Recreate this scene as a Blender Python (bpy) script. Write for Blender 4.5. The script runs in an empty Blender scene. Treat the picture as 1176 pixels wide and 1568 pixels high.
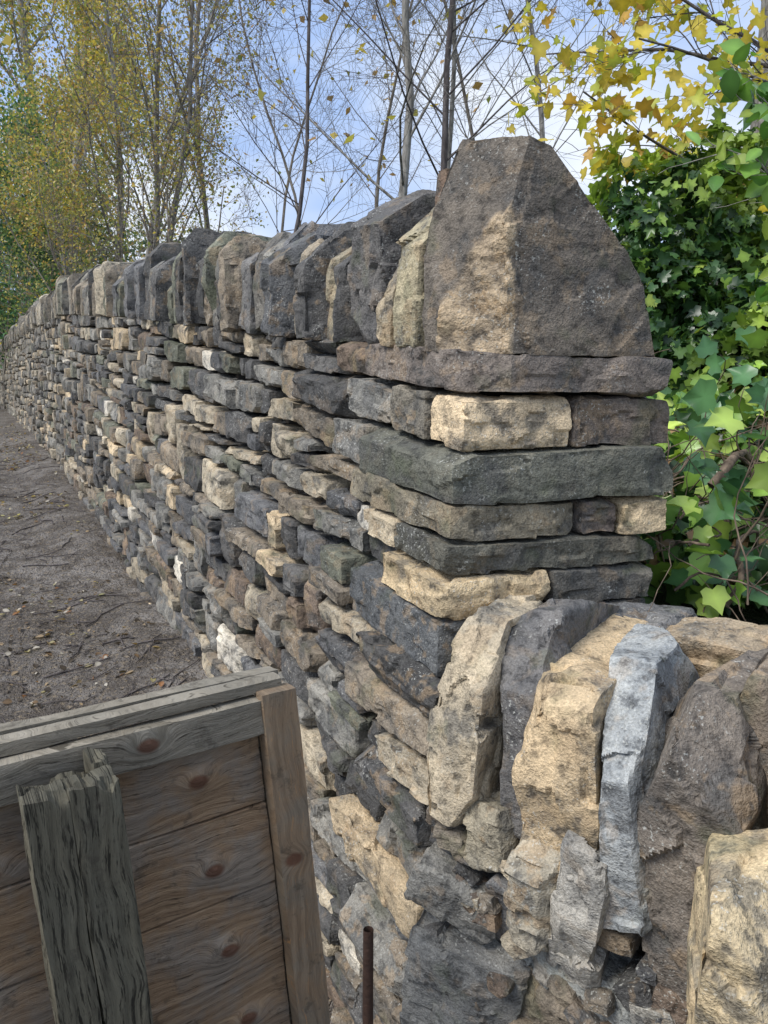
import bpy, math, random
import numpy as np
from mathutils import Vector
R = np.random.default_rng(11)
random.seed(5)
sc = bpy.context.scene
V3 = lambda *a: np.array(a, float)

# ------------------------------------------------------------ noise
def _h(ix, iy, iz):
    h = ix.astype(np.uint32)*np.uint32(374761393) + iy.astype(np.uint32)*np.uint32(668265263) + iz.astype(np.uint32)*np.uint32(2246822519)
    h = (h ^ (h >> np.uint32(13)))*np.uint32(1274126177)
    h = h ^ (h >> np.uint32(16))
    return h.astype(np.float64)/2147483648.0 - 1.0
def vnoise(P):
    i = np.floor(P).astype(np.int64); f = P-i; f = f*f*(3-2*f)
    r = 0
    for a in (0, 1):
        for b in (0, 1):
            for c in (0, 1):
                w = (f[:, 0] if a else 1-f[:, 0])*(f[:, 1] if b else 1-f[:, 1])*(f[:, 2] if c else 1-f[:, 2])
                r = r + w*_h(i[:, 0]+a, i[:, 1]+b, i[:, 2]+c)
    return r
def fbm(P, o=3):
    r = 0; a = 1.0; P = np.array(P, float)
    for k in range(o):
        r = r+a*vnoise(P); P = P*2.03+17.3; a *= .5
    return r
def sm(x, a, b):
    t = np.clip((x-a)/(b-a), 0, 1); return t*t*(3-2*t)

# ------------------------------------------------------------ mesh helpers
def link(ob, parent=None):
    sc.collection.objects.link(ob)
    if parent: ob.parent = parent
    return ob
def empty(name):
    e = bpy.data.objects.new(name, None); return link(e)
def mesh_np(name, verts, faces, mat, attrs=None, smooth=True, parent=None, sharp=None):
    verts = np.asarray(verts, np.float32); faces = np.asarray(faces, np.int32)
    k = faces.shape[1]
    me = bpy.data.meshes.new(name)
    me.vertices.add(len(verts)); me.vertices.foreach_set('co', verts.ravel())
    me.loops.add(faces.size); me.loops.foreach_set('vertex_index', faces.ravel())
    me.polygons.add(len(faces)); me.polygons.foreach_set('loop_start', np.arange(0, faces.size, k, dtype=np.int32))
    if smooth: me.polygons.foreach_set('use_smooth', np.ones(len(faces), bool))
    me.update(calc_edges=True)
    for an, av in (attrs or {}).items():
        av = np.asarray(av, np.float32)
        if av.ndim == 2:
            a = me.attributes.new(an, 'FLOAT_COLOR', 'POINT'); a.data.foreach_set('color', av.ravel())
        else:
            a = me.attributes.new(an, 'FLOAT', 'POINT'); a.data.foreach_set('value', av)
    if sharp: me.set_sharp_from_angle(angle=math.radians(sharp))
    me.materials.append(mat)
    return link(bpy.data.objects.new(name, me), parent)

_cc = {}
def cube(nx, ny, nz):
    key = (nx, ny, nz)
    if key in _cc: return _cc[key]
    m = np.zeros((nx+1, ny+1, nz+1), bool)
    m[0] = m[-1] = True; m[:, 0] = m[:, -1] = True; m[:, :, 0] = m[:, :, -1] = True
    idx = -np.ones(m.shape, int); idx[m] = np.arange(m.sum())
    co = np.argwhere(m)/np.array([nx, ny, nz])*2.0-1
    F = []
    def quads(A, flip):
        q = np.stack([A[:-1, :-1], A[1:, :-1], A[1:, 1:], A[:-1, 1:]], -1).reshape(-1, 4)
        F.append(q[:, ::-1] if flip else q)
    quads(idx[0], True); quads(idx[-1], False)
    quads(idx[:, 0], False); quads(idx[:, -1], True)
    quads(idx[:, :, 0], True); quads(idx[:, :, -1], False)
    r = (co, np.concatenate(F)); _cc[key] = r; return r

def rock(h, seg, cuts=(), ncut=7, rnd=.12, amp=.008, strata=2, samp=.0012, fr=(.66, .9), cap=80, fac=.55, la=.4):
    h = np.array(h, float)
    n = np.clip((2*h/seg).astype(int), 3, cap)
    p, f = cube(*n)
    q = p*h
    r = rnd*h.min()
    inner = np.clip(q, -(h-r), h-r); dv = q-inner; L = np.linalg.norm(dv, axis=1, keepdims=True)+1e-9
    nrm = dv/L; q = inner+nrm*r
    u = q/h
    cl = list(cuts)
    for k in range(ncut):
        g = R.normal(size=3)
        if R.random() < .6: g[R.integers(3)] *= .15
        g /= np.linalg.norm(g); cl.append((g, R.uniform(*fr)*np.abs(g).sum()))
    for g, d in cl:
        g = np.asarray(g, float); l = np.linalg.norm(g); g = g/l
        e = np.maximum(0, u@g-d); u = u-e[:, None]*g
    q = u*h
    o = R.uniform(0, 500, 3)
    a = fbm(q*14+o, 2)
    fs = V3(9, 9, 9); fs[strata] = 95
    b = fbm(q*fs+o+50, 2)
    area = 8*(h[0]*h[1]+h[1]*h[2]+h[0]*h[2])
    K = int(np.clip(area/.0035, 6, 50))
    S = q[R.integers(0, len(q), K)]
    an = V3(1, 1, 1); an[strata] = 1.8
    wq = q+.008*np.column_stack([a, np.roll(a, 7), b])
    D = (((wq[:, None, :]-S[None])*an)**2).sum(2)
    ki = D.argmin(1)
    off = np.clip(R.normal(0, .5, K), -1.2, .7); gr = R.normal(0, .17, (K, 3))
    fc = amp*off[ki]+((q-S[ki])*gr[ki]).sum(1)
    fc = np.clip(fc, -1.5*amp, 1.0*amp)*fac
    disp = fc+amp*la*a+samp*b
    if seg < .012:
        c = fbm(q*50+o+90, 3); disp = disp+amp*.14*c
    q = q+nrm*disp[:, None]
    return q, f

class Batch:
    def __init__(s): s.v = []; s.f = []; s.c = []; s.r = []; s.n = 0
    def add(s, v, f, tint, warm=.3, mask=None, tint2=None):
        s.v.append(v); s.f.append(f+s.n); s.n += len(v)
        j = R.uniform(.8, 1.2)
        if mask is not None: j = 1.0
        col = np.tile(np.array([tint[0]*j, tint[1]*j, tint[2]*j, warm]), (len(v), 1))
        if mask is not None: col = col*(1-mask[:, None])+np.array([*tint2, .9])*mask[:, None]
        s.c.append(col); s.r.append(np.full(len(v), R.uniform(0, 10)))
    def build(s, name, mat, parent):
        return mesh_np(name, np.concatenate(s.v), np.concatenate(s.f), mat,
                       {'tint': np.concatenate(s.c), 'rnd': np.concatenate(s.r)}, parent=parent, sharp=25)

def rotm(rx, ry, rz):
    cx, sx, cy, sy, cz, sz = math.cos(rx), math.sin(rx), math.cos(ry), math.sin(ry), math.cos(rz), math.sin(rz)
    return np.array([[cz, -sz, 0], [sz, cz, 0], [0, 0, 1]])@np.array([[cy, 0, sy], [0, 1, 0], [-sy, 0, cy]])@np.array([[1, 0, 0], [0, cx, -sx], [0, sx, cx]])

# ------------------------------------------------------------ shader helper
class G:
    def __init__(s, name, disp=False):
        s.m = bpy.data.materials.new(name); s.m.use_nodes = True; s.t = s.m.node_tree; s.t.nodes.clear()
        s.out = s.t.nodes.new('ShaderNodeOutputMaterial')
    def n(s, ty, ins=None, **pr):
        nd = s.t.nodes.new('ShaderNode'+ty)
        for k, v in pr.items(): setattr(nd, k, v)
        for k, v in (ins or {}).items():
            if isinstance(v, bpy.types.NodeSocket): s.t.links.new(v, nd.inputs[k])
            else: nd.inputs[k].default_value = v
        return nd
    def noise(s, vec, sc_, det=4, ro=.55, dist=0):
        return s.n('TexNoise', {'Vector': vec, 'Scale': sc_, 'Detail': det, 'Roughness': ro, 'Distortion': dist}).outputs[0]
    def mr(s, v, a, b, c=0, d=1):
        return s.n('MapRange', {0: v, 1: a, 2: b, 3: c, 4: d}).outputs[0]
    def mix(s, f, a, b, bt='MIX'):
        return s.n('Mix', {0: f, 6: a, 7: b}, data_type='RGBA', blend_type=bt).outputs[2]
    def m_(s, op, a, b=0.0):
        return s.n('Math', {0: a, 1: b}, operation=op).outputs[0]
    def pos(s): return s.n('NewGeometry').outputs['Position']
    def att(s, nm, o): return s.n('Attribute', attribute_name=nm).outputs[o]
    def bsdf(s, col, rough=.9, normal=None, spec=.25):
        ins = {'Base Color': col, 'Roughness': rough, 'Specular IOR Level': spec}
        if normal is not None: ins['Normal'] = normal
        b = s.n('BsdfPrincipled', ins); s.t.links.new(b.outputs[0], s.out.inputs[0]); return b
    def bump(s, h, dist, st=1.0):
        return s.n('Bump', {'Height': h, 'Distance': dist, 'Strength': st}).outputs[0]
C4 = lambda r, g, b: (r, g, b, 1)

def stone_mat():
    g = G('weathered_sandstone')
    P = g.pos(); rv = g.att('rnd', 'Fac')
    vec = g.n('VectorMath', {0: P, 1: rv}, operation='ADD').outputs[0]
    tint = g.att('tint', 'Color'); warm = g.att('tint', 'Alpha')
    nb = g.noise(vec, 9, 4, .66)
    h1 = g.noise(vec, 36, 4, .70); h2 = g.noise(vec, 230, 2, .65); mk = g.noise(P, 7, 3, .65)
    c = g.mix(g.mr(nb, .38, .62), g.mix(1.0, tint, C4(.66, .67, .69), 'MULTIPLY'), g.mix(1.0, tint, C4(1.3, 1.26, 1.2), 'MULTIPLY'))
    c = g.mix(g.mr(nb, .44, .40, 0, .42), c, C4(.155, .15, .138))
    oc = g.m_('MULTIPLY', g.mr(g.noise(vec, 15, 3, .65, .3), .54, .61), warm)
    c = g.mix(oc, c, C4(.42, .295, .17))
    c = g.mix(g.mr(h1, .47, .36, 0, .65), c, g.mix(1.0, c, C4(.32, .32, .33), 'MULTIPLY'))
    c = g.mix(g.mr(mk, .42, .33, 0, .28), c, C4(.10, .12, .055))
    lm = g.m_('MULTIPLY', g.mr(g.noise(vec, 150, 2, .6), .60, .65), g.mr(mk, .48, .62, 0, .6))
    c = g.mix(lm, c, C4(.55, .55, .50))
    gt = g.mr(h2, .3, .7, .72, 1.28)
    gtc = g.n('CombineColor', {0: gt, 1: gt, 2: gt}).outputs[0]
    c = g.mix(1.0, c, gtc, 'MULTIPLY')
    h = g.m_('ADD', h1, g.m_('MULTIPLY', h2, .2))
    g.bsdf(c, .9, g.bump(h, .011, 1.0), .25)
    return g.m
STONE = stone_mat()
PAL = [((.105, .103, .10), 3.8, .15), ((.145, .146, .148), 2.4, .2), ((.25, .242, .218), 3.2, .25), ((.24, .205, .16), 2.6, .4),
       ((.60, .48, .32), 1.15, .3), ((.46, .40, .30), 1.6, .35), ((.68, .63, .53), .35, .1), ((.175, .18, .14), 1.0, .2), ((.20, .155, .12), .9, .4)]
pw = np.array([p[1] for p in PAL]); pw /= pw.sum()
def pick():
    p = PAL[R.choice(len(PAL), p=pw)]; return p[0], p[2]
DK, BG, MG, GB, TN, LT, PL, GN, RB = [p[0] for p in PAL]

# ------------------------------------------------------------ wall frame
C0 = V3(.17, 1.52); Wv = V3(.951, .309); Tv = V3(-.477, .879)
def sl(t): return np.interp(t, [-1, 0, 1.5, 3.3, 6.5, 10, 20, 40], [0, 0, .15, .34, .62, .72, .78, .8])
def dzf(z):
    dz = .07-z; return np.minimum(dz, .67)+.2*np.maximum(0, dz-.67)
def wmap(w, t, z, zc):
    dz = dzf(zc); w = w-.158*dz; t2 = t-.064*dz
    xy = C0+np.outer(w, Wv)+np.outer(t2, Tv)
    return np.column_stack([xy, z+sl(t)])
wall = empty('dry_stone_wall')
B = Batch()
def boxstone(w0, w1, t0, t1, z0, z1, tint, warm=.3, seg=.006, gap=.0035, rot=.012, **k):
    c = V3((w0+w1)/2, (t0+t1)/2, (z0+z1)/2); h = V3((w1-w0)/2-gap, (t1-t0)/2-gap, (z1-z0)/2-gap*.8)
    q, f = rock(h, seg, **k)
    q = q@rotm(R.normal(0, rot), R.normal(0, rot), R.normal(0, rot)).T+c
    B.add(wmap(q[:, 0], q[:, 1], q[:, 2], c[2]), f, tint, warm)
zb = [.07, -.012, -.118, -.225, -.302, -.368, -.447, -.565, -.65, -.75, -.83, -.93, -1.02, -1.12, -1.21, -1.31, -1.42, -1.53, -1.64, -1.75, -1.86]
ex = [.43, .29, .385, .45, .33, .24, .42, .28, .36, .2, .33, .22, .38, .24, .3, .25, .3, .3, .3, .3]
K = dict(ncut=6, fr=(.82, .97), rnd=.07, amp=.006)
boxstone(-.012, .49, -.02, .43, -.012, .07, (.185, .16, .14), .3, **K)
boxstone(0, .245, 0, .13, -.118, -.014, (.64, .51, .34), .15, **K)
boxstone(.25, .49, .0, .2, -.118, -.014, (.15, .125, .105), .3, **K)
boxstone(-.005, .2, .135, .29, -.118, -.014, (.26, .235, .19), .4, **K)
boxstone(-.02, .505, -.02, .385, -.225, -.12, (.14, .142, .118), .05, **K)
boxstone(-.005, .29, -.005, .45, -.302, -.227, (.27, .24, .18), .3, **K)
boxstone(.295, .385, .0, .2, -.302, -.227, (.17, .14, .12), .3, **K)
boxstone(.39, .505, -.012, .2, -.302, -.227, (.54, .43, .28), .2, **K)
boxstone(-.005, .495, -.005, .2, -.368, -.304, (.135, .132, .11), .1, **K)
boxstone(-.005, .2, .205, .36, -.368, -.304, (.46, .39, .28), .4, **K)
boxstone(-.012, .24, -.015, .24, -.447, -.37, (.48, .38, .24), .3, **K)
boxstone(.245, .505, .0, .2, -.447, -.37, (.14, .132, .115), .2, **K)
boxstone(.0, .22, -.005, .42, -.565, -.449, (.155, .162, .165), .4, **K)
boxstone(.225, .4, .0, .2, -.535, -.449, (.17, .14, .12), .2, **K)
boxstone(.405, .51, .01, .2, -.565, -.449, (.14, .135, .12), .2, **K)
cc = [DK, GB, LT, DK, MG, TN, BG, MG, GB, DK, MG, MG, DK]
for i in range(7, 20):
    boxstone(R.uniform(-.04, .0), .24, -.03, ex[i], zb[i+1], zb[i]-.002, cc[i-7], .4, rot=.04, ncut=9, amp=.011)
    if i < 9: boxstone(.25, .5, .02, .25, zb[i+1], zb[i]-.002, DK, .2)
def zB(i, t):
    a = .015*math.sin(t*1.7+i*2.1)+.012*math.sin(t*3.9+i*1.3)
    return zb[i]+(a*min(1, max(0, (t-.35)*1.5)) if 0 < i else 0)
blocked = []
for i in range(20):
    t = ex[i]; nb = []
    while t < 34:
        dist = 1.5+t
        Ln = R.uniform(.07, .19) if R.random() < (.55 if t < 3 else .75) else R.uniform(.19, .33)
        if t > 10: Ln *= 1.25
        if zb[i] < -1.0: Ln *= 1.2
        hit = [b for b in blocked if b[0]-.03 < t+Ln/2 < b[1]+.03 or (b[0] < t+.03 < b[1])]
        if hit: t = max(b[1] for b in hit); continue
        for b in blocked:
            if t < b[0] < t+Ln: Ln = b[0]-t
        if Ln < .035: t += Ln; continue
        tm = t+Ln/2; zt = zB(i, tm); zl = zB(i+1, tm)
        if i < 16 and Ln < .16 and R.random() < .15:
            zl = zB(i+2, tm); nb.append((t, t+Ln))
        lo = -abs(R.normal(0, .012))
        if R.random() < .05: lo -= .02
        tint, wm = pick()
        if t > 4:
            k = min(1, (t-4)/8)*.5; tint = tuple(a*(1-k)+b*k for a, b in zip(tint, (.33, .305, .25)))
        sg = max(.0062, .0042*dist)
        w0 = lo+R.uniform(0, .026)
        ro = .035 if zb[i] > -.9 else .06
        rn = R.uniform(.06, .2)
        if zt-zl > .07 and R.random() < .2 and t < 12:
            zm = zl+(zt-zl)*R.uniform(.4, .6)
            boxstone(w0, .17, t, t+Ln, zm, zt, tint, wm, sg, .0035, ro*.5, ncut=6, amp=.006, rnd=rn)
            tint, wm = pick()
            boxstone(w0-.006, .17, t, t+Ln, zl, zm, tint, wm, sg, .0035, ro*.5, ncut=6, amp=.006, rnd=rn)
        else:
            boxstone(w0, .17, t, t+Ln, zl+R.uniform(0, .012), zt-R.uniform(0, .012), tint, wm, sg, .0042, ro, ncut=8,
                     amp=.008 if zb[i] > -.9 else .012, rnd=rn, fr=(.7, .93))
        t += Ln+R.uniform(0, .011)
    blocked = nb
B.build('course_stones', STONE, wall)

# coping
B = Batch()
def slab(w0, w1, t0, t1, z0, z1, tint, warm, lean=0, seg=.0065, cuts=(), ncut=7, yaw=0, amp=.010, fr=(.7, .93), roll=0, rnd=.12, fac=.6, la=.4, cap=80, broken_lit=None):
    c = V3((w0+w1)/2, (t0+t1)/2, (z0+z1)/2); h = V3((w1-w0)/2, (t1-t0)/2, (z1-z0)/2)
    q, f = rock(h, seg, cuts=cuts, ncut=ncut, amp=amp, strata=1, samp=.0015, fr=fr, rnd=rnd, fac=fac, la=la, cap=cap)
    mask = None
    if broken_lit:      # rough fractured flank; paler tint also paints in light on that side
        g, d, t2 = broken_lit; g = np.array(g, float); g /= np.linalg.norm(g); u = q/h
        mask = sm(u@g, d-.07, d-.03)
        n3 = fbm(q*V3(26, 26, 26)+5, 3); q = q+(mask*(.008*np.floor(n3*3)/3+.002*n3))[:, None]*V3(-1, -.3, 0)
        mask = mask*np.clip(.8+.6*n3, 0, 1)
    q = q@rotm(lean, roll, yaw).T+c
    B.add(wmap(q[:, 0], q[:, 1], q[:, 2], .07), f, tint, warm, mask, broken_lit[2] if broken_lit else None)
slab(-.02, .428, -.012, .15, .068, .50, (.165, .145, .122), .25, lean=-.02, seg=.005, ncut=0, amp=.0035, rnd=.02, fac=.6, la=.5, cap=100,
     cuts=[((-.95, -.31, 0), .90), ((-.95, -.15, .24), .78), ((.97, 0, .24), .64), ((.84, 0, .54), .46), ((.74, 0, .67), .38), ((.26, 0, .97), .73), ((0, .9, .4), 1.0)],
     broken_lit=((-.95, -.31, 0), .90, (.50, .39, .26)))
slab(-.02, .33, .165, .26, .07, .425, (.42, .37, .25), .35, lean=.10, seg=.006, cuts=[((.8, 0, .6), .75), ((-.7, 0, .7), .85)], ncut=4, fr=(.8, .95))
slab(-.025, .2, .27, .335, .07, .245, (.36, .30, .21), .5, lean=.12, seg=.006)
slab(-.015, .40, .36, .515, .07, .425, (.14, .135, .13), .2, lean=.03, seg=.006, cuts=[((-.6, 0, .8), 1.02), ((.7, 0, .7), .95)], ncut=4, fr=(.85, .95), rnd=.25)
slab(.1, .3, .28, .32, .2, .47, (.21, .15, .11), .3, lean=.1)
t = .535; k = 0
cols = [DK, (.32, .28, .20), DK, (.27, .235, .18), (.13, .133, .136), (.17, .172, .178), MG, (.19, .18, .16), (.145, .142, .138), GB, DK]
while t < 34:
    th = R.uniform(.045, .11) if k != 4 else .14
    if t > 8: th *= 1.3
    hh = R.uniform(.25, .385) - (.025 if t > 3 else 0)
    tint = cols[k] if k < len(cols) else PAL[R.choice([0, 0, 1, 2, 3, 3, 5, 7])][0]
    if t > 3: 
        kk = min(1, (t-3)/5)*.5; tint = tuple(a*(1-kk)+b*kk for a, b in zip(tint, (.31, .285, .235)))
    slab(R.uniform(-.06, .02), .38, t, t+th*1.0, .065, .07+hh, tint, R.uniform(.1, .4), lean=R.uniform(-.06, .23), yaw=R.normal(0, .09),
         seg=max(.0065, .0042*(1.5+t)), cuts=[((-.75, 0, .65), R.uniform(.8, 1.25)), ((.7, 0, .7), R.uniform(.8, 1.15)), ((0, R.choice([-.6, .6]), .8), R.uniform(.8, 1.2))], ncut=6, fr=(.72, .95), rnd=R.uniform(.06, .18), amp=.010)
    t += th+R.uniform(.006, .024); k += 1
B.build('coping_stones', STONE, wall)

# near-black core blocks see-through; its colour deepens shade in the joints
gm = G('joint_shade_core'); gm.bsdf(gm.mix(gm.noise(gm.pos(), 30, 3), C4(.012, .011, .010), C4(.04, .033, .026)), 1.0)
CORE = gm.m
cv = []; cf = []
ts = np.concatenate([np.arange(.05, 3, .25), np.arange(3, 35, 1.0)])
for t in ts:
    for w, z in ((.07, .06), (.44, .06), (.44, -1.9), (.07, -1.9)):
        cv.append(wmap(np.array([w]), np.array([t]), np.array([z]), z)[0])
for i in range(len(ts)-1):
    for j in range(4):
        a = i*4+j; b = i*4+(j+1) % 4; cf.append((a, b, b+4, a+4))
cf.append((0, 1, 2, 3)); cf.append(tuple(len(cv)-4+np.array([3, 2, 1, 0])))
mesh_np('core', np.array(cv), np.array(cf), CORE, smooth=False, parent=wall)

# ------------------------------------------------------------ low wall (front right)
low = empty('low_rubble_wall')
L0 = V3(.10, 1.40); Dv = V3(.78, -.626); Nv = V3(.626, .78)
def lmap(q): return np.column_stack([L0+np.outer(q[:, 0], Dv)+np.outer(q[:, 1], Nv), q[:, 2]])
B = Batch()
def ls(s0, s1, n0, n1, z0, z1, tint, warm=.3, rx=0, ry=0, rz=0, seg=.006, **k):
    c = V3((s0+s1)/2, (n0+n1)/2, (z0+z1)/2); h = V3((s1-s0)/2, (n1-n0)/2, (z1-z0)/2)
    kk = dict(ncut=8, fr=(.68, .92), rnd=.05, amp=.010, strata=2); kk.update(k)
    q, f = rock(h, seg, **kk)
    B.add(lmap(q@rotm(rx, ry, rz).T+c), f, tint, warm)
U = dict(strata=0, fr=(.66, .92), ncut=9, amp=.010, fac=.65)
ls(.0, .125, -.05, .22, -.80, -.41, (.48, .41, .30), .3, ry=.05, rx=-.05, cuts=[((-.8, 0, .5), .80), ((0, -.7, .7), 1.0)], **U)
ls(.12, .225, -.02, .36, -.80, -.395, (.135, .132, .13), .15, ry=-.04, rx=-.02, **dict(U, rnd=.3), cuts=[((0, -.75, .65), 1.0)])
ls(.10, .19, -.05, .1, -.87, -.74, (.36, .32, .24), .5)
ls(.205, .35, -.06, .33, -.82, -.425, (.50, .39, .25), .3, ry=-.06, rx=.03, **U, cuts=[((0, -.6, .8), 1.1)])
ls(.21, .30, -.09, .08, -.94, -.76, (.42, .38, .30), .5, ry=.1)
ls(.325, .44, -.085, .30, -.84, -.435, (.30, .315, .315), .25, ry=-.16, rx=.06, **dict(U, fac=.5, amp=.009), cuts=[((-.6, -.6, .3), .85), ((0, -.7, .7), .9)])
ls(.29, .375, -.09, .06, -.98, -.72, (.29, .28, .255), .2, ry=.12, **U)
ls(.42, .585, -.08, .30, -.95, -.445, (.185, .162, .138), .4, ry=-.10, rx=.04, **U, cuts=[((-.5, -.3, .8), 1.0), ((.4, -.6, .7), 1.1)])
ls(.50, .60, .05, .35, -.80, -.43, (.27, .22, .17), .5, **U)
ls(.535, .70, -.22, .02, -1.10, -.62, (.56, .45, .28), .25, ry=-.18, rx=.12, **U, cuts=[((-.7, -.3, .6), .9)])
ls(.60, .76, -.1, .25, -.95, -.50, (.40, .32, .21), .5, ry=-.1, **U)
ls(.34, .62, .25, .42, -.58, -.44, (.42, .34, .24), .5, rx=.1)
ls(.12, .34, .28, .45, -.56, -.45, (.15, .15, .15), .3)
face = [(.0, .15, -.88, -.80, DK, .1), (-.02, .17, -.99, -.895, MG, .35), (.15, .24, -1.0, -.89, BG, .3), (-.02, .2, -1.24, -1.0, (.20, .20, .19), .1),
        (.2, .34, -1.13, -1.01, GB, -.1), (.2, .45, -1.04, -.955, (.26, .27, .26), .3), (.34, .46, -1.17, -1.06, BG, .2), (.44, .55, -1.12, -.96, LT, .1),
        (.2, .30, -1.26, -1.14, GB, .1), (.30, .42, -1.30, -1.16, DK, -.1), (.42, .56, -1.30, -1.14, RB, .2), (-.02, .13, -1.36, -1.25, RB, 0),
        (.13, .28, -1.42, -1.26, MG, .1), (.28, .45, -1.45, -1.30, MG, 0), (.55, .72, -1.3, -1.08, (.5, .41, .27), 0), (-.03, .2, -1.5, -1.37, GB, 0),
        (.2, .5, -1.6, -1.43, DK, 0), (.45, .75, -1.5, -1.3, MG, 0), (-.03, .2, -1.68, -1.5, MG, 0), (.5, .9, -1.7, -1.48, BG, 0), (.7, 1.0, -1.5, -.95, MG, 0),
        (.72, .95, -.95, -.55, BG, 0), (.95, 1.2, -1.7, -.6, GB, 0)]
for s0, s1, z0, z1, tint, tilt in face:
    n0 = R.uniform(-.07, -.02)-.10*max(0, -.85-(z0+z1)/2)
    ls(s0-.003, s1+.003, n0, n0+.2, z0-.002, z1+.002, tint, R.uniform(.1, .4), ry=tilt, rx=R.normal(0, .06), rz=R.normal(0, .12), ncut=9, fr=(.72, .92), rnd=.12, amp=.010)
for k in range(70):
    s = R.uniform(0, .6); z = R.uniform(-1.4, -.82); r = R.uniform(.014, .035)
    ls(s-r, s+r, -.05-.1*max(0, -.85-z), .02, z-r*.7, z+r*.7, pick()[0], .3, ry=R.normal(0, .5), seg=.005, amp=.005)
B.build('rubble_stones', STONE, low)
cb = []
for s, n, z in [(-.02, .06, -.85), (1.2, .06, -.85), (1.2, .4, -.55), (-.02, .4, -.55), (-.02, .05, -1.75), (1.2, .05, -1.75), (1.2, .4, -1.75), (-.02, .4, -1.75)]:
    cb.append(lmap(np.array([[s, n, z]]))[0])
mesh_np('core_fill', np.array(cb), np.array([(0, 1, 2, 3), (0, 4, 5, 1), (1, 5, 6, 2), (2, 6, 7, 3), (3, 7, 4, 0), (4, 7, 6, 5)]), CORE, smooth=False, parent=low)

# ------------------------------------------------------------ terrain
def inv_wt(x, y):
    dx = x-C0[0]; dy = y-C0[1]; det = Wv[0]*Tv[1]-Wv[1]*Tv[0]
    return (dx*Tv[1]-dy*Tv[0])/det, (Wv[0]*dy-Wv[1]*dx)/det
def hgt(x, y):
    x = np.asarray(x, float); y = np.asarray(y, float)
    w, t = inv_wt(x, y)
    n = (x-L0[0])*Nv[0]+(y-L0[1])*Nv[1]
    path = np.interp(t, [-1, .35, .9, 1.5, 3, 6, 10, 20, 40, 120], [-1.8, -1.75, -1.35, -1.17, -1.1, -.78, -.6, -.36, -.1, .6])
    path = path+.35*sm(-w, 2.6, 4.5)*sm(t, 1, 3)+np.clip(-w-4.5, 0, 60)*.03 + .06*sm(w, -.55, -.2)*sm(t, .8, 1.5)
    ins = -.62+sl(t)*.9+.5*sm(w, .4, 3)+np.clip(w-3, 0, 60)*.03
    I = sm(w, .2, .42)*sm(n, .2, .42)
    z = path*(1-I)+ins*I
    P = np.column_stack([x.ravel(), y.ravel(), 0*x.ravel()])
    z = z+(.035*fbm(P*.9, 3)+.016*fbm(P*6, 3)).reshape(x.shape)
    return z
def warp(n, lim): 
    u = np.linspace(-1, 1, n); k = 7.0
    return np.sinh(u*k)/np.sinh(k)*lim
gx = warp(440, 400)-.9; gy = warp(440, 400)+3.2
X, Y = np.meshgrid(gx, gy, indexing='ij'); Z = hgt(X, Y)
I = np.arange(X.size).reshape(X.shape)
F = np.stack([I[:-1, :-1], I[1:, :-1], I[1:, 1:], I[:-1, 1:]], -1).reshape(-1, 4)
w_, t_ = inv_wt(X.ravel(), Y.ravel())
veg = np.maximum(sm(w_, .2, .5), sm(-w_, 2.4, 3.6))
g = G('muddy_path')
P = g.pos(); vg = g.att('veg', 'Fac')
c = g.mix(g.mr(g.noise(P, 2.2, 4, .65), .38, .62), C4(.125, .105, .086), C4(.31, .28, .25))
c = g.mix(g.mr(g.noise(P, 9, 4, .72), .48, .58, 0, .8), c, C4(.095, .076, .058))
c = g.mix(g.mr(g.noise(P, 50, 3, .7), .54, .62, 0, .8), c, C4(.30, .235, .155))
c = g.mix(g.mr(g.noise(P, 80, 3, .7), .55, .62, 0, .85), c, C4(.04, .032, .025))
v = g.mix(g.mr(g.noise(P, 9, 4, .7), .4, .6), C4(.035, .028, .018), C4(.05, .07, .02))
c = g.mix(vg, c, v)
h = g.m_('ADD', g.noise(P, 14, 5, .72), g.m_('MULTIPLY', g.noise(P, 90, 2, .7), .3))
g.bsdf(c, .6, g.bump(h, .07, 1.0), .4)
mesh_np('ground', np.column_stack([X.ravel(), Y.ravel(), Z.ravel()]), F, g.m, {'veg': veg})

# ------------------------------------------------------------ foliage helpers
def leaf_mat(name, trans=.35, rough=.45, spec=.4):
    g = G(name); c = g.att('tint', 'Color')
    b = g.bsdf(c, rough, None, spec)
    tr = g.n('BsdfTranslucent', {'Color': g.mix(1.0, c, C4(1.3, 1.35, .8), 'MULTIPLY')})
    mx = g.n('MixShader', {0: trans, 1: b.outputs[0], 2: tr.outputs[0]})
    g.t.links.new(mx.outputs[0], g.out.inputs[0]); return g.m
LEAF = leaf_mat('leaf', .4); IVYM = leaf_mat('ivy_leaf', .25, .3, .5)
def bark_mat(name, a, b_):
    g = G(name); P = g.pos()
    sv = g.n('Mapping', {'Vector': P, 'Scale': (1, 1, .25)}).outputs[0]
    nz = g.noise(sv, 30, 3, .65)
    g.bsdf(g.mix(g.mr(nz, .38, .62), a, b_), .9, g.bump(nz, .01)); return g.m
BARK = bark_mat('grey_bark', C4(.15, .14, .125), C4(.38, .36, .32))
BARKD = bark_mat('dark_bark', C4(.06, .052, .05), C4(.15, .13, .125))
BARKT = bark_mat('twiggy_bark', C4(.14, .12, .10), C4(.32, .28, .23))
VINE = bark_mat('vine_bark', C4(.08, .06, .045), C4(.24, .18, .13))
DIA = (np.array([[0, 0, 0], [.32, .5, .07], [0, 1, -.05], [-.32, .5, .07]]), np.array([[0, 1, 2, 3]]))
ov = [(0, 0, 0), (.22, .12, .05), (.36, .4, .07), (.27, .72, .04), (0, 1.05, -.06), (-.27, .72, .04), (-.36, .4, .07), (-.22, .12, .05), (0, .45, 0)]
OVAL = (np.array(ov), np.array([[8, i, (i+1) % 8] for i in range(8)]))
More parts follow.
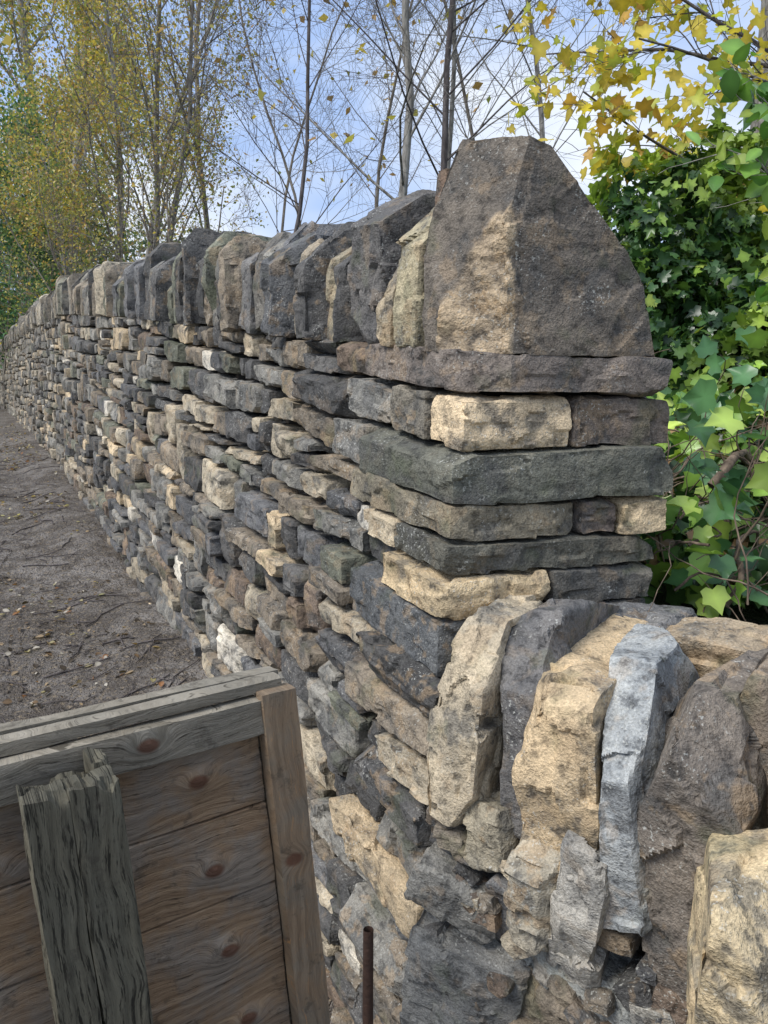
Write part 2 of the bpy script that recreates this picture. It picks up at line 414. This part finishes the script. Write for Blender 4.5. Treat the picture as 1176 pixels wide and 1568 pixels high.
iv = [(0, 0, 0), (.30, -.16, .04), (.52, .1, .03), (.33, .32, .05), (.42, .62, .0), (.16, .64, .03), (0, 1.05, -.07), (-.16, .64, .03), (-.42, .62, .0), (-.33, .32, .05), (-.52, .1, .03), (-.30, -.16, .04), (0, .32, -.02)]
IVY = (np.array(iv), np.array([[12, i, (i+1) % 12] for i in range(12)]))
ib = [(0, 0, 0), (.22, -.14, .05), (.48, -.02, .03), (.46, .22, .05), (.56, .48, -.01), (.30, .60, .04), (.14, .82, .02), (0, 1.08, -.06), (-.14, .82, .02), (-.30, .60, .04), (-.56, .48, -.01), (-.46, .22, .05), (-.48, -.02, .03), (-.22, -.14, .05), (0, .34, -.03)]
IVB = (np.array(ib), np.array([[14, i, (i+1) % 14] for i in range(14)]))
def leaves(name, P, size, tpl, cols, mat, parent=None, up=None, upk=0.0):
    P = np.asarray(P); N = len(P); tv, tf = tpl
    n = R.normal(size=(N, 3))
    if up is not None: n = n+np.asarray(up)*upk
    n /= np.linalg.norm(n, axis=1, keepdims=True)
    a = R.normal(size=(N, 3)); a[:, 2] -= .5
    a -= n*(a*n).sum(1, keepdims=True); a /= np.linalg.norm(a, axis=1, keepdims=True)
    b = np.cross(a, n)
    s = np.asarray(size).reshape(-1, 1, 1)*np.ones((N, 1, 1))
    curl = R.uniform(.2, 2.6, (N, 1, 1))
    V = P[:, None, :]+s*(tv[None, :, 0:1]*b[:, None, :]+tv[None, :, 1:2]*a[:, None, :]+tv[None, :, 2:3]*curl*n[:, None, :])
    F = tf[None]+(np.arange(N)*len(tv))[:, None, None]
    c = np.repeat(cols, len(tv), axis=0)
    if len(tv) > 5:
        c = c.copy(); m = np.zeros(len(tv)); m[-1] = 1; m[0] = .6; mm = np.tile(m, N)[:, None]
        c[:, :3] = c[:, :3]*(1+.45*mm)
    return mesh_np(name, V.reshape(-1, 3), F.reshape(-1, tf.shape[1]), mat, {'tint': c}, smooth=len(tv) > 5, parent=parent)
def colors(N, pal, wts, j=.25):
    pal = np.array(pal); w = np.array(wts, float); w /= w.sum()
    c = pal[R.choice(len(pal), N, p=w)]*R.uniform(1-j, 1+j, (N, 1))
    return np.column_stack([c, np.ones(N)])
def tubes_mesh(name, tubes, mat, parent=None):
    groups = {}
    for pts, rad, sd in tubes: groups.setdefault((len(pts), sd), []).append((pts, rad))
    VV = []; FF = []; off = 0
    for (n, sd), L in groups.items():
        P = np.array([l[0] for l in L]); Rr = np.array([l[1] for l in L])
        T = np.gradient(P, axis=1); T /= np.linalg.norm(T, axis=2, keepdims=True)+1e-9
        ref = np.where(np.abs(T[:, :1, 2:3]) > .9, V3(1, 0, 0), V3(0, 0, 1))*np.ones_like(T)
        a = np.cross(T, ref); a /= np.linalg.norm(a, axis=2, keepdims=True)+1e-9; b = np.cross(T, a)
        th = np.arange(sd)*2*math.pi/sd
        V = P[:, :, None, :]+Rr[:, :, None, None]*(np.cos(th)[None, None, :, None]*a[:, :, None, :]+np.sin(th)[None, None, :, None]*b[:, :, None, :])
        k = np.arange(sd); k2 = (k+1) % sd; i = np.arange(n-1)[:, None]
        f = np.stack([i*sd+k, i*sd+k2, (i+1)*sd+k2, (i+1)*sd+k], -1).reshape(-1, 4)
        f = f[None]+(np.arange(len(L))*n*sd)[:, None, None]+off
        VV.append(V.reshape(-1, 3)); FF.append(f.reshape(-1, 4)); off += len(L)*n*sd
    return mesh_np(name, np.concatenate(VV), np.concatenate(FF), mat, parent=parent)
def grow(tubes, tips, p, d, L, r, lvl, maxl, kids, wig=.12, up=.05, spread=(.4, .9), lf=(.5, .75), first=.25, sides=(8, 5, 3, 3, 3, 3), rk=.42, minr=.0022):
    n = 12 if lvl == 0 else (6 if lvl < 3 else 4)
    pts = [p]; dirs = []
    for i in range(n-1):
        d = d+R.normal(0, wig, 3); d[2] += up; d = d/np.linalg.norm(d)
        pts.append(pts[-1]+d*L/(n-1)); dirs.append(d)
    fr = np.linspace(0, 1, n); rad = r*(1-.72*fr)
    tubes.append((np.array(pts), rad, sides[lvl]))
    if lvl >= maxl:
        for q in pts[1:]: tips.append(q)
        return
    if lvl >= maxl-1: tips.extend(pts[3:])
    for k in range(kids[lvl]):
        f = first+(1-first)*(k+R.random())/kids[lvl]; i = min(int(f*(n-1)), n-2); ff = f*(n-1)-i
        q = pts[i]*(1-ff)+pts[i+1]*ff; dd = dirs[i]
        g_ = R.normal(size=3); g_ -= dd*(g_@dd); g_ /= np.linalg.norm(g_)
        an = R.uniform(*spread); nd = dd*math.cos(an)+g_*math.sin(an)
        grow(tubes, tips, q, nd, L*R.uniform(*lf)*(1-.4*f if lvl == 0 else 1), max(minr, rad[i]*rk), lvl+1, maxl, kids, wig*1.15, up, spread, lf, .2, sides, rk, minr)
def at(px, d): return (px-588)/1177*d
def tree(name, x, y, H, r, kids, maxl, lean=(0, 0), bark=BARK, leafn=0, leafs=.05, pal=None, wts=None, spread=(.35, .8), lf=(.38, .6), first=.25, jit=.08, tpl=DIA, wig=.06, up=.03, stems=1, rk=.42, thr=-.45, minr=.0022, fan=.09):
    e = empty(name); tb = []; tp = []
    z = float(hgt(np.array([x]), np.array([y]))[0])-.1
    for s in range(stems):
        o = R.normal(0, .12 if stems > 1 else 0, 2)
        d = V3(lean[0]+R.normal(0, fan if stems > 1 else .01), lean[1], 1); d /= np.linalg.norm(d)
        grow(tb, tp, V3(x+o[0], y+o[1], z), d, H*R.uniform(.8, 1), r, 0, maxl, kids, wig, up, spread, lf, first, rk=rk, minr=minr)
    tubes_mesh('trunk_and_branches', tb, bark, e)
    if leafn:
        tp = np.array(tp); idx = R.integers(0, len(tp), leafn)
        P = tp[idx]+R.normal(0, jit, (leafn, 3))
        P = P[fbm(P*1.1+R.uniform(0, 50), 2) > thr]
        leaves('foliage', P, R.uniform(.6, 1.25, len(P))*leafs, tpl, colors(len(P), pal, wts), LEAF, e)
    return e
YEL = [(.62, .47, .11), (.46, .41, .12), (.25, .28, .09), (.50, .30, .11), (.33, .23, .12)]
OL = [2.6, 3, 2.4, 1.2, 1.2]
A = dict(pal=YEL, wts=OL, lf=(.25, .42), jit=.16, up=.04, minr=.003, wig=.08)
tree('ash_tree', at(105, 15), 15, 9.0, .13, (24, 8, 5), 3, (-.02, 0), leafn=26000, leafs=.07, first=.18, bark=BARK, thr=-.2, **dict(A, jit=.22))
tree('ash_tree', at(245, 10.5), 10.5, 6.6, .05, (17, 8, 5), 3, (.0, 0), leafn=15000, leafs=.045, stems=3, first=.25, bark=BARK, fan=.12, thr=-.2, **A)
tree('ash_tree', at(330, 12), 12, 7.0, .05, (18, 8, 4), 3, (0, 0), leafn=8500, leafs=.05, first=.22, bark=BARKT, thr=-.2, **A)
tree('ash_tree', at(190, 14), 14, 8.2, .08, (20, 8, 5), 3, (.06, 0), leafn=16000, leafs=.06, first=.2, bark=BARK, thr=-.2, **A)
tree('ash_tree', at(40, 24), 24, 15, .22, (22, 8, 5), 3, (.02, 0), leafn=17000, leafs=.13, first=.15, thr=-.25, **dict(A, wts=[2, 3, 4, 1, 1], jit=.4, minr=.007))
GR = [(.05, .13, .07), (.10, .21, .10), (.22, .32, .12), (.42, .42, .13), (.3, .22, .1)]
for px, d, H, ln, pal, wt, leafs in [(165, 13, 3.6, 6000, YEL, [1, 2, 4, .6, 1], .055), (300, 9.5, 2.7, 2200, YEL, [1, 2, 4, .6, 1], .045), (60, 19, 6.5, 18000, GR, [3, 4, 3, 1, .3], .10), (15, 16, 5.0, 15000, GR, [3, 4, 3, 1, .3], .085)]:
    tree('hawthorn_bush', at(px, d), d, H, .02, (11, 6, 4), 3, (0, 0), bark=BARKT, leafn=ln, leafs=leafs, stems=5, first=.1, fan=.30, spread=(.5, 1.2), **dict(A, pal=pal, lf=(.3, .5), wts=wt))
# centre slender, nearly bare
for (px, d, ln, H, r, bk, lfn) in [(440, 6.0, .05, 6, .020, BARKD, 60), (588, 7.0, .13, 7, .046, BARK, 60), (640, 6.5, .09, 7, .032, BARKD, 60), (690, 8, -.02, 7, .03, BARK, 60),
                              (500, 9.5, -.08, 6, .022, BARKT, 70), (810, 8, .03, 7, .035, BARK, 120), (560, 10, .12, 6.5, .026, BARKT, 40), (400, 10, .1, 6, .022, BARKT, 200), (740, 9, .05, 6.5, .026, BARKT, 80)]:
    tree('sycamore_sapling', at(px, d), d, H, r, (19, 10, 5), 3, (ln, 0), bark=bk, leafn=lfn, leafs=.10, pal=YEL, wts=[4, 2, .5, 3, 1], first=.2, spread=(.5, 1.15), lf=(.28, .5), wig=.08, rk=.34)
tree('sycamore_tree', at(1120, 5.5), 5.5, 7.5, .11, (10, 6, 4), 3, (.0, 0), leafn=500, leafs=.10, pal=[(.55, .42, .07), (.35, .38, .07), (.45, .25, .06)], wts=[4, 3, 1], first=.4, spread=(.7, 1.2), tpl=IVY, lf=(.2, .38), wig=.02)
e = empty('field_maple_tree'); tb = []; tp = []
bx, by = 2.9, 4.4; bz = float(hgt(np.array([bx]), np.array([by]))[0])
grow(tb, [], V3(bx, by, bz), V3(-.05, 0, 1), 4.2, .05, 0, 0, (0,), .04, .02)
for z0, dd, L in [(1.0, (-.95, -.1, .30), 1.9), (1.3, (-.9, -.2, .45), 1.8), (1.6, (-.9, 0, .3), 2.0), (1.9, (-.8, -.3, .4), 1.7), (1.2, (-.6, -.5, .5), 1.5), (1.7, (-.95, .2, .05), 2.1)]:
    grow(tb, tp, V3(bx-.1, by, z0-.1), V3(*dd)/np.linalg.norm(dd), L, .016, 0, 2, (9, 5), .09, .0, (.4, .9), (.25, .45), .25)
tubes_mesh('trunk_and_branches', tb, BARKD, e)
tp = np.array(tp); idx = R.integers(0, len(tp), 1100); P = tp[idx]+R.normal(0, .05, (1100, 3))
P = P[fbm(P*2.2, 2) > -.2]
leaves('foliage', P, R.uniform(.05, .095, len(P)), IVY, colors(len(P), [(.60, .47, .08), (.42, .44, .08), (.5, .3, .07)], [5, 3, 1]), LEAF, e, up=np.tile(V3(0, -.6, .6), (len(P), 1)), upk=.8)
# distant woodland
P = []
for k in range(60):
    a = R.uniform(-1.15, 1.15); d = R.uniform(28, 52); x = math.sin(a)*d; y = math.cos(a)*d
    hgh = R.uniform(1.5, 3.2) if abs(math.degrees(a)-8) < 14 else R.uniform(2.5, 6)
    if a < -.3: hgh = R.uniform(3, 6.5)
    n = 800; q = R.normal(size=(n, 3)); q /= np.linalg.norm(q, axis=1, keepdims=True); q *= R.uniform(.5, 1.05, (n, 1))
    P.append(q*V3(hgh*.7, hgh*.7, hgh*.6)+V3(x, y, hgh*.5))
P = np.concatenate(P)
leaves('distant_woodland', P, R.uniform(.2, .5, len(P)), DIA, colors(len(P), [(.06, .09, .05), (.12, .15, .07), (.26, .22, .09), (.17, .14, .09)], [3, 3, 1.5, 1.5]), LEAF)

# ------------------------------------------------------------ shrubs and ivy
def blobs(specs, n, jit=.13):
    P = []; Nn = []
    for (cx, cy, cz, rx, ry, rz, k) in specs:
        m = int(n*k); q = R.normal(size=(m, 3)); q /= np.linalg.norm(q, axis=1, keepdims=True)
        rr = 1+.18*fbm(q*2.5+cx*7, 2)-np.abs(R.normal(0, jit, m))
        P.append(q*rr[:, None]*V3(rx, ry, rz)+V3(cx, cy, cz)); Nn.append(q)
    return np.concatenate(P), np.concatenate(Nn)
IG = [(.025, .06, .022), (.05, .11, .035), (.10, .19, .045), (.22, .34, .06), (.34, .43, .09)]
P, N = blobs([(-12.6, 26, 3.4, 2.4, 2, 3.6, 1), (-15, 27, 2.0, 2.6, 2, 3.4, 1), (-10.6, 28, 2.0, 1.8, 2, 2.6, .7)], 6000, .2)
P += .6*np.column_stack([fbm(P*.6+9, 2), fbm(P*.6+30, 2), fbm(P*.6+60, 2)])
e = empty('holly_tree')
tb = []; grow(tb, [], V3(-12.6, 26, -.5), V3(0, 0, 1), 8, .15, 0, 1, (12,), .05, .02); tubes_mesh('trunk', tb, BARKD, e)
leaves('foliage', P, R.uniform(.14, .28, len(P)), DIA, colors(len(P), [(.04, .10, .05), (.09, .18, .09), (.18, .28, .12), (.33, .35, .12)], [3, 4, 2, .7]), IVYM, e, up=N, upk=.6)
hs = [(1.55, 4.3, .55, .5, .5, .7, 1), (1.15, 3.9, .1, .4, .4, .6, .8), (2.2, 4.6, .6, .7, .6, .9, 1.2), (1.75, 3.8, .0, .6, .5, .6, 1), (2.6, 4.2, .1, .7, .6, 1.0, 1), (2.1, 3.6, -.35, .8, .6, .5, .8)]
P, N = blobs(hs, 4600)
P += .16*np.column_stack([fbm(P*2+9, 2), fbm(P*2+30, 2), fbm(P*2+60, 2)])
ok = fbm(P*3.1+77, 2) > -.45; P = P[ok]; N = N[ok]
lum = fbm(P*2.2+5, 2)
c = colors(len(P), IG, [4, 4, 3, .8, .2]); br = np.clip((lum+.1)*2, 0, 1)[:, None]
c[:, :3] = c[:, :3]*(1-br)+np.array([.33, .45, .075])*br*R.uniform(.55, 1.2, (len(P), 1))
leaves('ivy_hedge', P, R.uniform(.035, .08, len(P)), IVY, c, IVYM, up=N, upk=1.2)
px_, py_ = at(1120, 5.5), 5.5
m = 2600; th = R.uniform(0, 6.28, m); zz = R.uniform(-.4, 1.4, m); rr = R.uniform(.12, .34, m)*(1.2-.35*zz)
P = np.column_stack([px_+rr*np.cos(th), py_+rr*np.sin(th), zz])
leaves('ivy_climber', P, R.uniform(.06, .1, m), IVY, colors(m, IG, [1, 3, 4, 3, 1]), IVYM, up=np.column_stack([np.cos(th), np.sin(th), 0*th]), upk=1.5)
m = 9000
x = R.uniform(.55, 2.6, m); y = R.uniform(1.0, 3.8, m)
w, t = inv_wt(x, y); n = (x-L0[0])*Nv[0]+(y-L0[1])*Nv[1]
ok = (w > .5) & (n > .4) & (fbm(np.column_stack([x*4, y*4, 0*x+3]), 2) > -.2); x, y, w = x[ok], y[ok], w[ok]
mound = .24*np.clip(fbm(np.column_stack([x*3, y*3, 0*x]), 2)+.45, 0, 1.4)*sm(w, .5, .75)
z = hgt(x, y)+R.uniform(.0, 1, len(x))**.6*(.06+mound)+.05
P = np.column_stack([x, y, z])
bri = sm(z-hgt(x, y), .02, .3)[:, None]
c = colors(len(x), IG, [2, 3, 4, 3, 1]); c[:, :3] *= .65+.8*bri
dead = R.random(len(x)) < .08; c[dead, :3] = np.array([.26, .16, .08])*R.uniform(.5, 1.3, (dead.sum(), 1))
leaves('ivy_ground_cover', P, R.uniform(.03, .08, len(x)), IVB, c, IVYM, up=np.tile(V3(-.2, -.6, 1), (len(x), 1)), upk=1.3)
# large-leaved ivy trailing on the bank right behind the wall end
m = 760; y = R.uniform(1.62, 2.5, m); x = .665+(y-1.62)*.35+R.uniform(0, .5, m)**1.2; z = R.uniform(-.54, .14, m)+.12*fbm(np.column_stack([x*6, y*6, 0*x]), 2)
ok = fbm(np.column_stack([x*5, y*5, z*6]), 2) > .0; x, y, z = x[ok], y[ok], z[ok]; m = len(x)
leaves('ivy_plant', np.column_stack([x, y, z]), R.uniform(.035, .08, m), IVB, colors(m, [(.24, .40, .07), (.33, .44, .09), (.05, .13, .05), (.09, .20, .08)], [3, 2, 2.5, 2.5]), IVYM, up=np.tile(V3(-.3, -.9, .7), (m, 1)), upk=1.3)
tb = []
for k in range(200):
    p = V3(R.uniform(.66, 1.5), R.uniform(1.5, 2.5), 0); p[2] = float(hgt(p[:1], p[1:2])[0])+R.uniform(0, .3)
    d = V3(R.normal(.1, .5), R.normal(0, .4), R.uniform(-.2, .9)); d /= np.linalg.norm(d)
    grow(tb, [], p, d, R.uniform(.2, .6), R.uniform(.0012, .0042), 0, 0, (0,), .3, -.03)
for (p, d, L, r) in [((.86, 2.0, -.25), (.25, 0, 1), .42, .016), ((.80, 1.75, -.50), (.2, .1, 1), .42, .009), ((.95, 1.8, -.6), (.1, 0, 1), .5, .010), ((.72, 1.65, -.62), (.3, .0, .8), .4, .007)]:
    grow(tb, [], V3(*p), V3(*d), L, r, 0, 1, (4,), .28, .0, (.5, 1.2), (.4, .7))
tubes_mesh('bramble_stems', tb, VINE)
e = empty('hazel_shrub'); tb = []; tp = []
for (p, d, L) in [((1.45, 2.35, .25), (-.7, -.1, .6), .62), ((1.5, 2.3, .35), (-.8, -.1, .25), .6), ((1.4, 2.4, .5), (-.5, 0, .8), .5), ((1.5, 2.4, -.6), (-.05, 0, 1), 1.4)]:
    grow(tb, tp, V3(*p), V3(*d)/np.linalg.norm(d), L, .008, 0, 2, (7, 4), .1, .0, (.5, 1.0), (.3, .5), .25)
tubes_mesh('stems', tb, BARK, e)
tp = np.array(tp); idx = R.integers(0, len(tp), 200); P = tp[idx]+R.normal(0, .02, (200, 3))
leaves('foliage', P, R.uniform(.05, .085, 200), OVAL, colors(200, [(.10, .22, .05), (.17, .31, .06), (.30, .38, .08)], [4, 4, 2]), IVYM, e, up=np.tile(V3(-.3, -.6, .7), (200, 1)), upk=.9)

# ------------------------------------------------------------ leaf litter and twigs on path
m = 11000; tt = R.uniform(.6, 12, m)**1.0; ww = -R.uniform(.2, 3.6, m)
xy = C0+np.outer(ww, Wv)+np.outer(tt, Tv)
dens = fbm(np.column_stack([xy*1.6, np.zeros(m)]), 2)+.3*(ww > -.9) > -.05
xy = xy[dens]; z = hgt(xy[:, 0], xy[:, 1])+.006
leaves('leaf_litter', np.column_stack([xy, z]), R.uniform(.01, .038, len(xy)), OVAL,
       colors(len(xy), [(.34, .25, .15), (.17, .11, .06), (.42, .36, .18), (.06, .045, .03), (.55, .5, .42), (.30, .15, .07)], [3, 4, 1.2, 5, 1.6, .8]), LEAF, up=np.tile(V3(0, 0, 1), (len(xy), 1)), upk=3)
tb = []
for k in range(700):
    t = R.uniform(.7, 8); w = -R.uniform(.25, 3.2); p2 = C0+w*Wv+t*Tv; a = R.uniform(0, 6.28); L = R.uniform(.05, .35)
    xs = p2[0]+np.linspace(0, 1, 6)*math.cos(a)*L+R.normal(0, .008, 6); ys = p2[1]+np.linspace(0, 1, 6)*math.sin(a)*L+R.normal(0, .008, 6)
    tb.append((np.column_stack([xs, ys, hgt(xs, ys)+.006]), np.full(6, R.uniform(.001, .004)), 4))
tubes_mesh('fallen_twigs', tb, BARKD)

# ------------------------------------------------------------ wooden fence
fence = empty('wooden_fence')
FR = V3(-.165, 1.15); FD = V3(-.82, -.57)/math.hypot(.82, .57); FN = V3(.57, -.82)/math.hypot(.82, .57)
def wood(name, ca, cb, ccrack, axis, knots=(), freq=150, weather=.4, grey=(.24, .225, .20), cw=(.60, .66)):
    g = G(name)
    uv = g.att('loc', 'Color')
    sp = g.n('SeparateColor', {0: uv}); S, Zc = sp.outputs[0], sp.outputs[1]
    vec = g.n('CombineXYZ', {0: S, 1: Zc, 2: sp.outputs[2]}).outputs[0]
    f = Zc if axis == 0 else S
    f = g.m_('ADD', f, g.m_('MULTIPLY', g.noise(vec, 5, 2), .06))
    km = None; bulge = None
    for (ks, kz) in knots:
        ds = g.m_('SUBTRACT', S, ks); dz = g.m_('SUBTRACT', Zc, kz)
        r2 = g.m_('ADD', g.m_('MULTIPLY', g.m_('MULTIPLY', ds, ds), .6), g.m_('MULTIPLY', g.m_('MULTIPLY', dz, dz), 1.2))
        e1 = g.m_('EXPONENT', g.m_('MULTIPLY', r2, -1/(.022**2)))
        bulge = e1 if bulge is None else g.m_('ADD', bulge, e1)
        e2 = g.mr(r2, .00008, .0002, 1, 0)
        km = e2 if km is None else g.m_('MAXIMUM', km, e2)
    if bulge is not None: f = g.m_('ADD', f, g.m_('MULTIPLY', bulge, .032))
    gv = g.n('CombineXYZ', {0: g.m_('MULTIPLY', S, 2.2) if axis == 0 else g.m_('MULTIPLY', f, 40),
                            1: g.m_('MULTIPLY', f, 40) if axis == 0 else g.m_('MULTIPLY', Zc, 2.2), 2: 0.0}).outputs[0]
    ring = g.m_('SINE', g.m_('MULTIPLY', f, freq*2.6))
    fine = g.noise(gv, 14, 4, .75)
    med = g.noise(gv, 3.2, 3, .6)
    v = g.m_('ADD', g.mr(ring, -1, 1, 0, .2), g.m_('ADD', g.mr(fine, .3, .7, 0, .42), g.mr(med, .3, .7, 0, .38)))
    c = g.mix(v, ca, cb)
    c = g.mix(g.mr(g.noise(vec, 10, 4, .65), .42, .58, 0, weather), c, g.mix(v, C4(*[q*.55 for q in grey]), C4(*[q*1.35 for q in grey])))
    c = g.mix(g.mr(g.noise(gv, 5, 4, .8), cw[0], cw[1], 0, .85), c, ccrack)
    c = g.mix(g.mr(g.noise(vec, 26, 4, .7), .58, .68, 0, .5), c, C4(.06, .05, .04))
    if km is not None: c = g.mix(g.m_('MULTIPLY', km, .85), c, C4(.14, .06, .035))
    g.bsdf(c, .8, g.bump(v, .0045, 1.0), .25)
    return g.m
def plank(name, s0, s1, z0, z1, n0, n1, mat, rough=.0012, seg=.012, shear=.10, tilt=0, ragged=0):
    h = V3((s1-s0)/2, (z1-z0)/2, (n1-n0)/2); c = V3((s0+s1)/2, (z0+z1)/2, (n0+n1)/2)
    nn = np.clip((2*h/seg).astype(int), 2, 200); p, f = cube(*nn)
    q = p*h; r = min(.0022, h.min()*.4)
    inner = np.clip(q, -(h-r), h-r); dv = q-inner; nr = dv/(np.linalg.norm(dv, axis=1, keepdims=True)+1e-9); q = inner+nr*r
    fr = V3(60, 8, 60) if (z1-z0) > (s1-s0) else V3(8, 60, 60)
    q = q+nr*(rough*fbm(q*fr+R.uniform(0, 99, 3), 3))[:, None]
    if ragged: 
        top = sm(q[:, 1], h[1]-.06, h[1]); nz = fbm(np.column_stack([q[:, 0]*75, q[:, 2]*75, 0*q[:, 0]+s0*9]), 3)
        q[:, 1] += top*ragged*(nz-.5*np.abs(nz))
    if tilt: q = q@rotm(0, 0, tilt).T
    q = q+c; loc = np.column_stack([q, np.ones(len(q))])
    s = q[:, 0]-shear*(-.455-q[:, 1])*.9
    xy = FR+np.outer(s, FD)+np.outer(q[:, 2], FN)
    return mesh_np(name, np.column_stack([xy, q[:, 1]]), f, mat, {'loc': loc}, parent=fence, sharp=35)
kn = [(.15, -.575), (.145, -.725), (.137, -.87), (.12, -1.01), (.44, -.62), (.5, -.9)]
WB = wood('weathered_board', C4(.16, .095, .055), C4(.50, .355, .22), C4(.05, .035, .022), 0, kn, weather=.7, grey=(.30, .27, .23), cw=(.58, .64))
WR = wood('grey_rail_wood', C4(.13, .112, .08), C4(.42, .375, .30), C4(.05, .042, .03), 0, [(.22, -.487)], weather=.6, grey=(.26, .24, .195), cw=(.57, .63))
WS = wood('stile_wood', C4(.16, .105, .065), C4(.43, .315, .205), C4(.52, .29, .13), 1, [(.022, -.74)], weather=.6, grey=(.24, .215, .17))
WP = wood('old_post_wood', C4(.05, .045, .033), C4(.23, .212, .155), C4(.012, .011, .008), 1, weather=.5, grey=(.15, .143, .108), cw=(.53, .58))
zt = -.500
for k in range(8):
    plank('board_%d' % (k+1), .048, 1.3, zt-.141*(k+1)+.002, zt-.141*k-.001, -.012+R.normal(0, .0015), .008+R.normal(0, .0018), WB)
plank('back_cover', .01, 1.3, -1.6, -.49, -.03, -.016, WR)
plank('top_rail', .045, 1.3, -.517, -.462, .0, .030, WR, rough=.002)
plank('top_cap', .0, 1.3, -.4575, -.440, -.016, .014, WR, rough=.002)
plank('cap_back', -.01, 1.3, -.456, -.436, -.048, -.019, WR, rough=.003, tilt=.006)
plank('end_stile', -.012, .046, -1.65, -.453, .004, .034, WS, rough=.0015)
plank('post_front', .285, .345, -1.8, -.474, .085, .125, WP, rough=.002, seg=.005, shear=.08, ragged=.014)
plank('post_front_half', .3455, .395, -1.8, -.476, .083, .124, WP, rough=.002, seg=.005, shear=.08, ragged=.012)
plank('post_side', .283, .305, -1.8, -.466, .042, .083, WP, rough=.004, seg=.005, shear=.08, ragged=.014)
plank('post_back', .308, .392, -1.8, -.492, .042, .080, WP, rough=.004, seg=.005, shear=.08, ragged=.022)
g = G('rusty_iron'); P = g.pos(); g.bsdf(g.mix(g.noise(P, 60, 4), C4(.03, .022, .02), C4(.11, .06, .04)), .8, g.bump(g.noise(P, 120, 3), .003))
tubes_mesh('rusty_metal_post', [(np.array([[-.035, 1.31, -1.85], [-.033, 1.315, -1.4], [-.03, 1.33, -1.02]]), np.array([.011, .011, .010]), 8)], g.m)

# ------------------------------------------------------------ light, sky, camera
sun = bpy.data.lights.new('sun', 'SUN'); sun.energy = 3.1; sun.angle = math.radians(24); sun.color = (1, .965, .92)
so = link(bpy.data.objects.new('sun', sun))
el, az = math.radians(50), math.radians(-124)
sd = Vector((math.sin(az)*math.cos(el), math.cos(az)*math.cos(el), math.sin(el)))
so.rotation_euler = sd.to_track_quat('Z', 'Y').to_euler()
w = bpy.data.worlds.new('World'); sc.world = w; w.use_nodes = True
nt = w.node_tree; nt.nodes.clear()
out = nt.nodes.new('ShaderNodeOutputWorld'); bg = nt.nodes.new('ShaderNodeBackground'); bg.inputs[1].default_value = .15
sky = nt.nodes.new('ShaderNodeTexSky'); sky.sky_type = 'NISHITA'; sky.sun_disc = False; sky.sun_elevation = el; sky.sun_rotation = az
tc = nt.nodes.new('ShaderNodeTexCoord'); mp = nt.nodes.new('ShaderNodeMapping'); mp.inputs['Scale'].default_value = (1, 1, 2.2); mp.inputs['Location'].default_value = (.35, .2, .1)
ns = nt.nodes.new('ShaderNodeTexNoise'); ns.inputs['Scale'].default_value = 2.6; ns.inputs['Detail'].default_value = 4; ns.inputs['Roughness'].default_value = .5
mr = nt.nodes.new('ShaderNodeMapRange'); mr.inputs[1].default_value = .40; mr.inputs[2].default_value = .62
L = nt.links.new
mc = nt.nodes.new('ShaderNodeMix'); mc.data_type = 'RGBA'; mc.inputs[6].default_value = (3.2, 4.4, 7.0, 1); mc.inputs[7].default_value = (7.0, 7.4, 8.0, 1)
mx = nt.nodes.new('ShaderNodeMix'); mx.data_type = 'RGBA'; mx.inputs[0].default_value = .84
L(tc.outputs['Generated'], mp.inputs[0]); L(mp.outputs[0], ns.inputs['Vector']); L(ns.outputs[0], mr.inputs[0]); L(mr.outputs[0], mc.inputs[0])
L(sky.outputs[0], mx.inputs[6]); L(mc.outputs[2], mx.inputs[7]); L(mx.outputs[2], bg.inputs[0]); L(bg.outputs[0], out.inputs[0])
cam = bpy.data.cameras.new('camera'); co = link(bpy.data.objects.new('camera', cam)); sc.camera = co
cam.sensor_fit = 'VERTICAL'; cam.sensor_height = 24; cam.lens = 24*1177/1568; cam.clip_start = .02; cam.clip_end = 2000
co.location = (0, 0, 0); co.rotation_euler = (math.radians(81), 0, 0)
sc.view_settings.view_transform = 'Standard'; sc.view_settings.look = 'None'; sc.view_settings.exposure = 0
